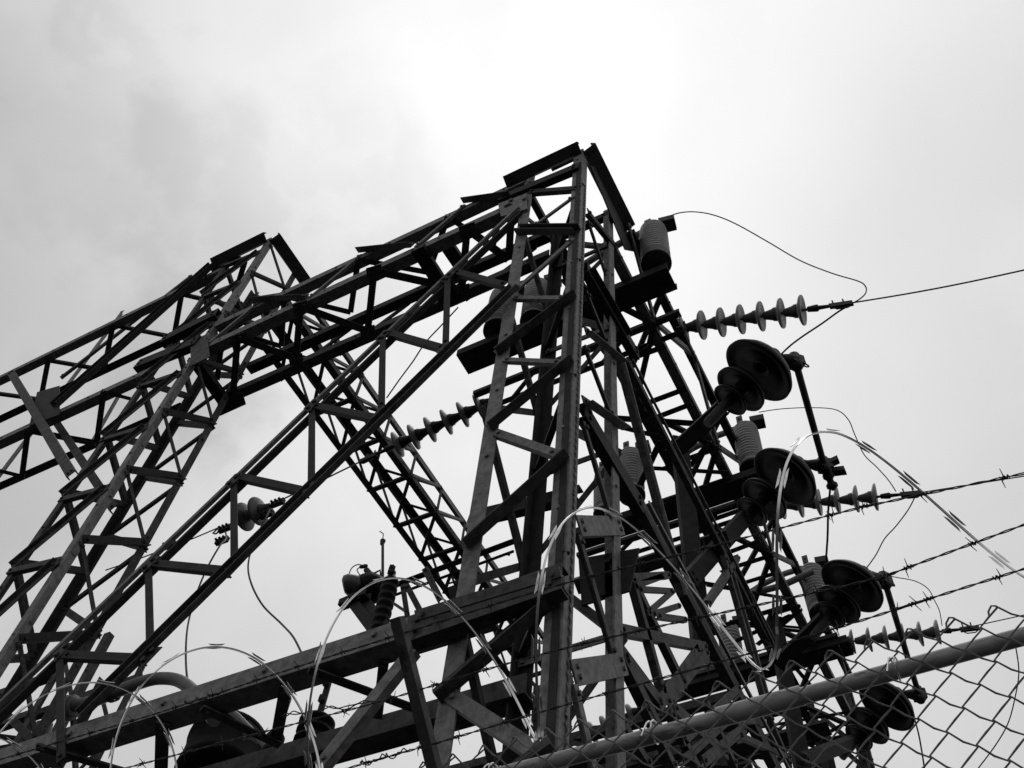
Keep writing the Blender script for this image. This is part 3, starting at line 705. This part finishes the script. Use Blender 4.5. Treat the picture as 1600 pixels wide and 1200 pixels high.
for (jx, jy), i, lab in (((1243, 566), 0, 'cast jaw with a small ring at the top of the uppermost operating rod'),
                        ((1288, 728), 1, 'branched cast jaw where the upper rod ends, beside the tallest wire loop'),
                        ((1382, 908), 2, 'cast jaw with a ring holding the lower operating rod'),
                        ((1436, 1086), 3, 'cast jaw at the foot of the lower rod behind the chain link')):
    tip = PZ(jx, jy, U[i][1].z + .03); casting(U[i][1], tip, lab, i in (0, 2)); J.append(tip)
def rod(a, b, r, label, cat='rod', name='operating_rod', n=10):
    mb = MB(); mb.tube([a, b], r, n); o = build(name, mb, STEEL); return tag(o, label, cat)
rod(J[0] + V(0, 0, -.05), J[1] + V(0, 0, .0), .029, 'upper grey operating rod slanting down between two cast jaws')
rod(J[2] + V(0, 0, -.05), J[3] + V(0, 0, .0), .029, 'lower grey operating rod slanting down past the barbed wire and rail')
mb = MB()
mb.lathe(J[1] + V(0, .06, -.02), (0, .75, -.65), [(-.08, .01), (-.08, .03), (.0, .03), (.02, .05), (.05, .05), (.07, .03), (.09, .03), (.11, .05), (.14, .05), (.16, .02), (.17, .01)], 14)
mb.box(J[1], J[1] + V(-.13, .02, .05), V(0, 1, 0), V(0, 0, 1), -.03, .03, -.025, .025); mb.box(J[1] + V(0, .08, 0), J[1] + V(-.15, .12, 0), V(0, 1, 0), V(0, 0, 1), -.035, .035, -.025, .025)
o = build('rod_coupling', mb, CAST); tag(o, 'knobbly cast coupling below the branched jaw, at the top of the dark hanging cable', 'coupling')

# ================================================================== wires
def spline(pts, k=8):
    out = []; P = [Vector(p) for p in pts]
    for i in range(len(P) - 1):
        a, b, c, d = P[max(i - 1, 0)], P[i], P[i + 1], P[min(i + 2, len(P) - 1)]
        for j in range(k):
            t = j / k
            out.append(.5 * ((2 * b) + (c - a) * t + (2 * a - 5 * b + 4 * c - d) * t * t + (3 * b - a - 3 * c + d) * t ** 3))
    out.append(P[-1]); return out
def wire(px, z0, z1, r, label, m=WIRE, name='wire', k=8, extra0=(), extra1=(), cat='wire', group=None):
    n = len(px) - 1; P = [PZ(x, y, z0 + (z1 - z0) * i / max(n, 1)) for i, (x, y) in enumerate(px)]
    mb = MB(); mb.tube(spline(list(extra0) + P + list(extra1), k), r, 6); o = build(name, mb, m)
    return tag(o, label, cat, group)
wire([(1043, 340), (1060, 333), (1085, 331), (1115, 336), (1150, 350), (1200, 378), (1250, 407), (1300, 427), (1340, 439), (1352, 447), (1353, 457), (1345, 466), (1332, 474)], 8.1, 7.12, .0055, 'thin jumper arching from the uppermost ribbed insulator to the line clamp')
d1 = (PZ(1600, 422, 6.75) - s1b)
mb = MB(); mb.tube([s1b + d1 * t + V(0, 0, -.10 * math.sin(math.pi * min(t, 1)) * .25) for t in [i / 10 for i in range(41)]], .0065, 6)
tag(build('line_conductor', mb, WIRE), 'thin line wire leaving the upper right edge of the picture', 'wire')
wire([(1327, 477), (1310, 487), (1285, 505), (1255, 525), (1235, 540), (1218, 556)], 7.10, 7.15, .0075, 'short dark jumper from the line clamp down to the uppermost umbrella insulator')
wire([(1186, 644), (1220, 639), (1265, 637), (1305, 640), (1325, 655), (1336, 680), (1350, 710), (1370, 730), (1388, 750), (1400, 768)], 8.1, 7.24, .005, 'thin jumper arching from the middle ribbed insulator behind the wire loop')
d2 = (PZ(1600, 744, 7.05) - s2b)
mb = MB(); mb.tube([s2b + d2 * t for t in [i / 4 for i in range(17)]], .006, 6)
tag(build('line_conductor', mb, WIRE), 'thin line wire running right just above the top barbed wire', 'wire')
wire([(1432, 771), (1420, 795), (1400, 822), (1382, 842), (1368, 868), (1352, 890)], 7.22, 7.15, .0055, 'thin jumper dropping from the middle line clamp to the third umbrella insulator')
wire([(1335, 892), (1350, 889), (1375, 897), (1400, 902), (1430, 908), (1450, 920), (1460, 938), (1468, 955), (1472, 978)], 8.0, 7.47, .005, 'thin curled jumper ending at the lowest string of discs')
d3 = (PZ(1600, 961, 7.37) - s3b)
mb = MB(); mb.tube([s3b + d3 * t for t in [i / 3 for i in range(17)]], .006, 6)
tag(build('line_conductor', mb, WIRE), 'thin line wire meeting the right edge just above the fence rail', 'wire')
wire([(1297, 765), (1294, 800), (1293, 840), (1290, 882)], 7.15, 7.1, .011, 'dark cable hanging straight down from the rod coupling', name='hanging_cable')
wire([(1587, 1010), (1592, 1050), (1586, 1090), (1575, 1130), (1555, 1165), (1525, 1205)], 6.5, 6.0, .006, 'slack wire curving down behind the chain link at the right edge', name='slack_wire')
wire([(1425, 1110), (1436, 1150), (1446, 1210)], 7.0, 6.4, .008, 'dark cable dropping from the lowest jaw behind the mesh', name='hanging_cable')
bus = PZ(345, 823, 7.30)
mb = MB(); mb.tube(spline([s0b, PZ(500, 752, 7.42), PZ(436, 783, 7.34), PZ(424, 790, 7.30)], 6), .008, 6)
tag(build('bus_wire', mb, WIRE), 'straight bus wire between the dark backed string and the short pair of discs', 'wire')
wire([(345, 823), (300, 842), (270, 853), (220, 872), (165, 891)], 7.30, 7.25, .007, 'thin bus wire running left from the short pair of discs behind the lattice', name='bus_wire')
wire([(352, 828), (353, 842), (344, 852), (325, 885), (308, 925), (296, 965), (291, 1000), (291, 1045), (297, 1090)], 7.3, 4.6, .0085, 'dark dropper curving down from the left end of the pair of discs', name='dropper_wire')
wire([(424, 793), (417, 806), (398, 845), (388, 880), (392, 910), (410, 945), (440, 975), (458, 995), (472, 1022)], 7.3, 4.8, .0085, 'dark dropper curving down from the right end of the pair of discs', name='dropper_wire')
wire([(716, 480), (690, 508), (665, 535), (645, 565), (625, 592), (604, 622)], 7.4, 7.0, .006, 'thin wire slanting across the sky left of the near tower head', name='thin_wire')
for (x, y, z, lab) in ((434, 786, 7.32, 'clamp at the right end of the pair of discs'), (352, 826, 7.3, 'clamp with a loop at the left end of the pair of discs'), (417, 804, 7.2, 'small bolted connector below the right clamp on the dropper'), (347, 845, 7.2, 'small bolted connector at the top of the left dropper'), (265, 852, 7.27, 'small splice on the bus wire left of the pair of discs')):
    c = PZ(x, y, z); mb = MB(); u = V(1, .05, .1).normalized(); sd = V(0, 1, 0)
    mb.box(c - u * .08, c + u * .08, sd, V(0, 0, 1), -.022, .022, -.03, .03)
    for k in (-.05, .0, .05): mb.bolt(c + u * k - sd * .022, (0, -1, 0), .014, .03); mb.tube([c + u * k + V(0, 0, -.03), c + u * k + V(0, 0, -.055)], .008, 6)
    if 'clamp' in lab: mb.tube([c + u * .08, c + u * .13 + V(0, 0, .05), c + u * .17, c + u * .12 - V(0, 0, .03), c + u * .06], .009, 6)
    tag(build('wire_clamp', mb, CAST), lab, 'clamp')

# ================================================================== bent duct, tank and bushings at the lower left
D = thing('bent_duct', (5.0, 3.3, 3.6), 'fat grey bent duct arching above the low girder at the left', 'duct')
ZD = 4.1
mb = MB(); P = [PZ(112, 1104, ZD), PZ(150, 1094, ZD), PZ(190, 1078, ZD), PZ(232, 1063, ZD), PZ(258, 1060, ZD - .02), PZ(280, 1064, ZD - .08), PZ(300, 1078, ZD - .2), PZ(318, 1098, ZD - .38), PZ(335, 1125, ZD - .6)]
mb.tube(spline(P, 8), .040, 18); part('duct', mb, PIPE, D)
mb = MB(); a = PZ(108, 1106, ZD); mb.lathe(a, (1, 0, 0), [(-.05, .04), (-.05, .075), (-.03, .075), (-.03, .06), (.0, .06), (.0, .085), (.025, .085), (.025, .04)], 20); part('flange', mb, PIPE, D)
mb = MB(); a = PZ(176, 1083, ZD); mb.lathe(a, P[3] - P[1], [(-.02, .05), (-.02, .058), (.02, .058), (.02, .05)], 18); part('collar', mb, CAST, D)
mb = MB(); mb.tube([PZ(70, 1130, ZD), PZ(55, 1180, ZD - .2), PZ(35, 1240, ZD - .5)], .055, 14); part('duct', mb, PIPE, D)
TK = thing('transformer_tank', (4.0, 3.4, 2.9), 'big dark round tank hanging behind the low girder at the bottom left', 'tank')
c = PZ(350, 1178, 3.75)
mb = MB(); ax = V(.25, .25, 1).normalized()
mb.lathe(c - ax * .25, ax, [(-.02, .01), (-.02, .20), (.0, .235), (.03, .245), (.05, .235), (.30, .235), (.32, .25), (.35, .25), (.36, .2), (.38, .01)], 40); part('tank_shell', mb, TANK, TK)
mb = MB(); mb.box(c + V(-.22, -.05, -.3), c + V(-.22, -.05, .1), V(1, 0, 0), V(0, 1, 0), -.02, .02, -.06, .06); part('bracket', mb, STEEL, TK)
mb = MB(); mb.tube([PZ(335, 1092, 3.9), PZ(372, 1120, 3.7), PZ(415, 1165, 3.4), PZ(440, 1200, 3.2)], .020, 14); part('vent_pipe', mb, PIPE, TK)
def black_post(x, y, z, h, r, n, label, rodlen=.3):
    c = PZ(x, y, z); t = thing('ribbed_bushing', c, label, 'bushing', 'black ribbed bushings'); st = h / n; prof = [(0, .02)]
    for i in range(n): b = i * st; prof += [(b, r * .72), (b + st * .15, r), (b + st * .45, r * 1.0), (b + st * .75, r * .72)]
    prof += [(h, r * .6), (h + .02, .02)]
    mb = MB(); mb.lathe(c, (0, 0, 1), prof, 30); part('porcelain_body', mb, BLK, t)
    mb = MB(); mb.tube([c + V(0, 0, h), c + V(0, 0, h + rodlen)], .02, 8)
    for k in (.35, .75): mb.bolt(c + V(0, -.02, h + rodlen * k), (-.7, -.7, 0), .022, .04)
    part('terminal_stud', mb, CAST, t); return t
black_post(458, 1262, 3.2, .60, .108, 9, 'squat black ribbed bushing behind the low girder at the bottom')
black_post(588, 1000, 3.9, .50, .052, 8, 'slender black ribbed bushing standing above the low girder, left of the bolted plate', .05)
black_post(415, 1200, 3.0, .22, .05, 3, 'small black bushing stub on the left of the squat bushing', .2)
# switch head on its bracket
SH = thing('fused_switch', PZ(575, 935, 4.4), 'small dark switch head with round bowl and lamp-like porcelain above the low girder', 'switch')
c = PZ(577, 925, 4.55)
mb = MB(); mb.lathe(c, V(.1, -.1, 1), [(-.06, .01), (-.06, .06), (-.02, .09), (.03, .11), (.07, .105), (.08, .06), (.13, .05), (.14, .01)], 28); part('bowl', mb, BLK, SH)
c2 = PZ(547, 912, 4.55)
mb = MB(); mb.lathe(c2 + V(-.06, .03, .02), V(1, -.4, -.35), [(0, .01), (0, .04), (.03, .055), (.07, .07), (.10, .066), (.115, .045), (.115, .03), (.10, .025), (.10, .01)], 26); part('porcelain_bell', mb, BROWN, SH)
mb = MB(); channel(mb, PZ(533, 946, 4.4), PZ(575, 928, 4.4), NZ, .06, .04); part('bracket', mb, DARK, SH)
mb = MB(); channel(mb, PZ(552, 942, 4.4), PZ(590, 992, 3.9), NY, .07, .04, bolts=False); part('bracket', mb, DARK, SH)
mb = MB(); channel(mb, PZ(570, 940, 4.4), PZ(606, 985, 3.9), NY, .07, .04, bolts=False); part('bracket', mb, DARK, SH)
mb = MB(); mb.tube([PZ(576, 893, 4.8), PZ(582, 897, 4.8), PZ(594, 891, 4.85), PZ(595, 902, 4.8)], .008, 6); mb.tube([PZ(572, 890, 4.8), PZ(579, 898, 4.75)], .02, 8); part('latch_arm', mb, CAST, SH)
mb = MB(); mb.tube(spline([PZ(545, 898, 4.7), PZ(550, 887, 4.8), PZ(560, 882, 4.85), PZ(568, 885, 4.85)], 5), .004, 5)
mb.tube(spline([PZ(563, 900, 4.7), PZ(558, 890, 4.8), PZ(566, 885, 4.85)], 5), .004, 5); mb.lathe(PZ(568, 885, 4.85), (1, 0, .2), [(-.03, .01), (-.02, .014), (.02, .014), (.03, .01)], 8); part('lead_wire', mb, WIRE, SH)
mb = MB(); a, b = PZ(598, 914, 4.6), PZ(598, 846, 5.1); mb.tube([a, b], .010, 8); mb.tube([b - V(0, 0, .03), b + V(0, 0, .01)], [.014, .02], 8)
mb.tube([b, PZ(599, 834, 5.2), PZ(593, 830, 5.2)], .004, 5); tag(build('spike_antenna', mb, CAST), 'thin upright spike with a bent tip beside the dark switch head', 'antenna')
for (x0, y0, x1, y1, w, lab) in ((600, 920, 700, 880, .05, 'dark angle rail running right behind the arched razor wire, upper of two'), (600, 935, 700, 895, .022, 'thin rod parallel under the dark angle rail behind the razor wire')):
    mb = MB(); angle(mb, PZ(x0, y0, 4.9), PZ(x1, y1, 4.9) + V(-.5, 0, 0), NZ, w); tag(build('bus_rail', mb, DARK), lab, 'rail')
BR = thing('bracket_frame', PZ(650, 950, 4.5), 'small V shaped steel bracket behind the razor wire left of the near tower', 'bracket')
for a, b, w in (((630, 915), (640, 980), .04), ((636, 915), (665, 970), .045), ((610, 940), (640, 960), .018), ((665, 890), (690, 940), .05)):
    mb = MB(); angle(mb, PZ(*a, 4.7), PZ(*b, 4.3), NY, w); part('bracket_bar', mb, STEEL, BR)

# ================================================================== fence
YF, ZR = 1.51, 1.245
FN = thing('chain_link_fence', (0, YF, GZ), 'chain link fence with knuckled top and a galvanised rail at the bottom right', 'fence')
mb = MB(); mb.tube([V(-6 + i * .25, YF, ZR + .003 * math.sin(i * .9)) for i in range(61)], .0155, 24); part('top_rail', mb, GALV, FN)
mb = MB(); P_ = .0725; ZT = ZR + .055; nr = int((ZT - GZ - .05) / (P_ / 2))
x = -3.6; i = 0
YM = YF - .026
while x < 5.0:
    pts = []
    wob = random.uniform(-.0004, .0004)
    for j in range(nr + 1):
        side = (j + i) % 2
        xx = x + (P_ / 4) * (1 if side else -1) * 1.04; z = ZT - j * P_ / 2
        dy = .003 if side else -.003
        nx_, nz_ = x + (P_ / 4) * (-1 if side else 1) * 1.04, z - P_ / 2
        pts.append(V(xx + wob, YM - dy, z + random.uniform(-.0006, .0006)))
        if j < nr:       # slightly bowed wire between knuckles
            bow = .0045 if side else 0
            pts.append(V((xx + nx_) / 2 + wob, YM + (.001 if side else -.001), (z + nz_) / 2 - bow))
    if i % 2:                       # knuckled top: only every joint of two wires stands up
        a = pts[0]; pts = [a + V(.016, .004, -.016), a + V(.014, .007, -.002), a + V(.006, .004, .006)] + pts

    mb.tube(pts, .0018, 6, False)
    x += P_ / 2; i += 1
part('chain_link_mesh', mb, MESHW, FN)
mb = MB(); mb.tube([V(.30, YF, ZR), V(.46, YF, ZR)], .0185, 20); part('sleeve_joint', mb, GALV, FN)
for xt in (-.35, .12, .58, .93):                       # wire ties holding the mesh to the rail
    mb = MB(); mb.tube([V(xt + .004 * k / 4, YF - .005 + .024 * math.cos(k * .7), ZR + .021 * math.sin(k * .7)) for k in range(14)] + [V(xt + .02, YF - .04, ZR - .03)], .0018, 6); part('wire_tie', mb, RAZ, FN)
XP = 1.05
mb = MB(); mb.tube([V(XP, YF + .06, GZ), V(XP, YF + .06, ZR - .06)], .03, 20); part('post', mb, GALV, FN)
mb = MB(); mb.tube([V(XP - 3, YF + .06, GZ), V(XP - 3, YF + .06, ZR - .06)], .03, 20); part('post', mb, GALV, FN)
# sloping arm for the barbed wire
for j, xx in enumerate((XP, XP - 3)):
    AR = thing('barb_arm', (xx, YF, ZR - .1), ['sloping angle iron arm that carries the barbed wires in front of the near tower', 'sloping angle iron arm outside the right edge of the picture'][j], 'fence arm', 'barbed wire arms of the fence')
    mb = MB(); p, q = V(xx + .012, YF + .02, ZR - .02), V(xx + .012, YF - .255, ZR + .255)
    u = (q - p).normalized(); n = V(0, -.707, -.707); s = V(1, 0, 0)
    mb.box(p, q, s, n, -.002, .019, 0, .004); mb.box(p, q, s, n, -.006, -.002, -.020, .004); part('arm_angle', mb, STEEL, AR)
# barbed wires
def barbed(xp, zoff, label):
    k = zoff; y0, z0 = YF - k, ZR + k
    t = thing('barbed_wire', (XP, y0, z0), label, 'barbed wire', 'barbed wires above the fence')
    pts = [ray(x, y) for x, y in xp]
    path = [V(q.x / q.z * z0, y0, 0) for q in pts]; zz = []
    for q, c in zip(pts, path): c.z = y0 / (q.y / q.z) if True else z0; c.x = q.x / q.z * c.z
    path = sorted(path, key=lambda c: c.x)
    path = [path[0] + (path[0] - path[1]).normalized() * 2.5] + path + [path[-1] + (path[-1] - path[-2]).normalized() * 2]
    sp = spline(path, 24); mb = MB(); L = [0]
    for a, b in zip(sp, sp[1:]): L.append(L[-1] + (b - a).length)
    tot = L[-1]; n = int(tot / .006); fine = []; i = 0
    for j in range(n + 1):
        d = tot * j / n
        while i < len(L) - 2 and L[i + 1] < d: i += 1
        f = (d - L[i]) / max(L[i + 1] - L[i], 1e-6); fine.append(sp[i].lerp(sp[i + 1], f))
    for ph in (0, math.pi):
        mb.tube([c + V(0, math.cos(j * .55 + ph), math.sin(j * .55 + ph)) * .0014 for j, c in enumerate(fine)], .0012, 5, False)
    part('twisted_strands', mb, BARB, t)
    mb = MB(); j = 12; rr = random.Random(int(zoff * 1000))
    while j < len(fine) - 12:
        c = fine[j]; a0 = rr.uniform(0, 3.14)
        for q in range(2):
            cc = c + V((q - .5) * .007, 0, 0); a = a0 + q * 1.4 + rr.uniform(-.2, .2)
            d = V(rr.uniform(-.35, .35), math.cos(a), math.sin(a)).normalized()
            mb = MB() if q == 0 else mb
            mb.tube([cc - d * .017, cc - d * .004 + V(.002, 0, 0), cc + d * .004 - V(.002, 0, 0), cc + d * .017], [.0006, .0011, .0011, .0006], 5)
            mb.tube([cc + V(g_ * .0012 - .004, math.cos(g_ * 1.3), math.sin(g_ * 1.3)) * 1 if False else cc + V(g_ * .0011 - .004, .0036 * math.cos(g_ * 1.3), .0036 * math.sin(g_ * 1.3)) for g_ in range(8)], .0011, 5, False)
        part('barb', mb, BARB, t)
        j += rr.randint(17, 22)
    return t
barbed([(40, 1175), (247, 1114), (440, 1050), (648, 984), (870, 915), (1100, 857), (1350, 792), (1590, 742)], .226, 'topmost barbed wire, crossing the whole picture above the low girder')
barbed([(400, 1147), (587, 1098), (785, 1039), (966, 993), (1231, 935), (1390, 897), (1600, 820)], .137, 'middle barbed wire of the three above the fence rail')
barbed([(552, 1198), (689, 1159), (864, 1107), (1115, 1037), (1308, 981), (1454, 935), (1600, 889)], .064, 'lowest barbed wire, nearest above the fence rail')
# slack tie wires wrapped round the barbed wires at the left
for x0, y0, x1, y1, k, lab in ((440, 1120, 590, 1095, .137, 'tangled tie wire wound on the middle barbed wire at the lower left'), (285, 1100, 350, 1080, .226, 'tie wire knot wound on the top barbed wire at the left'),
                               (560, 1195, 640, 1172, .064, 'tie wire wound on the lowest barbed wire near the bottom')):
    a, b = PY(x0, y0, YF - k), PY(x1, y1, YF - k); mb = MB(); n = 60; rr = random.Random(x0)
    for q in range(2):
        w0 = rr.uniform(.25, .5)
        mb.tube([a.lerp(b, i / n) + V(0, math.cos(i * w0 + q), math.sin(i * w0 + q)) * (.004 + .004 * math.sin(i * .21 + q * 2)) for i in range(n + 1)], .0014, 5)
    tag(build('tie_wire', mb, BARB), lab, 'wire', 'tie wires on the fence')

# ================================================================== razor wire coil
RZ = thing('razor_wire', (1.0, 1.37, 1.45), 'bright stretched razor wire coil looping above the barbed wires', 'razor wire')
Yc, Zc, R0, PIT = 1.37, 1.46, .198, .473
def warp(x):
    ks = ((-2, -.04), (.106, -.04), (.36, .02), (.6, -.02), (.835, .02), (1.07, .03), (1.6, .11), (2.0, .03), (4, 0))
    for (a, da), (b, db) in zip(ks, ks[1:]):
        if a <= x <= b: return da + (db - da) * (x - a) / (b - a)
    return 0
def hel(x):
    tops = 0
    ph = math.radians(-45) - 2 * math.pi * (.835 - x) / PIT
    tx = (x - .6) / PIT
    rw = R0 * (1 + .05 * math.sin(tx * 2.3 + .5))
    zo = .0 + (.012 if x < .3 else 0) * 1.0
    return V(x + warp(x) + .02 * math.sin(ph * 1 + tx), Yc + rw * math.cos(ph), Zc + zo + rw * math.sin(ph))
n = 1700; xs_ = [-1.2 + 4.3 * i / n for i in range(n + 1)]
path = [hel(x) for x in xs_]
mb = MB(); mb.tube(path, .0013, 6, False); part('core_wire', mb, RAZ, RZ)
mb = MB(); L = 0; nxt = .03; rr = random.Random(3)
cen = lambda x: V(x, Yc, Zc)
def tape(seg, w):
    vs = []; fs = []
    for i, (c, nrm, ax_) in enumerate(seg): vs += [c - ax_ * w, c + ax_ * w]
    for i in range(len(seg) - 1): fs.append((2 * i, 2 * i + 1, 2 * i + 3, 2 * i + 2))
    mb.add(vs, fs)
seg = []
for i in range(1, n):
    c = path[i]; u = (path[i + 1] - path[i - 1]).normalized(); nrm = (c - cen(xs_[i])); nrm = (nrm - u * nrm.dot(u)).normalized(); ax_ = u.cross(nrm)
    seg.append((c + nrm * .0022, nrm, ax_)); L += (path[i] - path[i - 1]).length
    if L > nxt:
        nxt += .115
        c0 = c + nrm * .003
        for sgn in (-1, 1):                       # two long double blades each side of the tape
            o = c0 + ax_ * sgn * .004
            for dr in (-1, 1):
                tip = o + u * dr * .023 + ax_ * sgn * .0042 + nrm * rr.uniform(-.001, .003)
                a, b = o - u * dr * .002, o + u * dr * .014 + ax_ * sgn * .0005
                t_ = nrm * .0005
                mb.add([a + t_, b + t_, tip + t_, o + ax_ * sgn * .005 + t_, a - t_, b - t_, tip - t_, o + ax_ * sgn * .005 - t_],
                       [(0, 1, 2, 3), (7, 6, 5, 4), (0, 4, 5, 1), (1, 5, 6, 2), (2, 6, 7, 3), (3, 7, 4, 0)])
tape(seg, .0027)
part('barbed_tape', mb, RAZ, RZ)
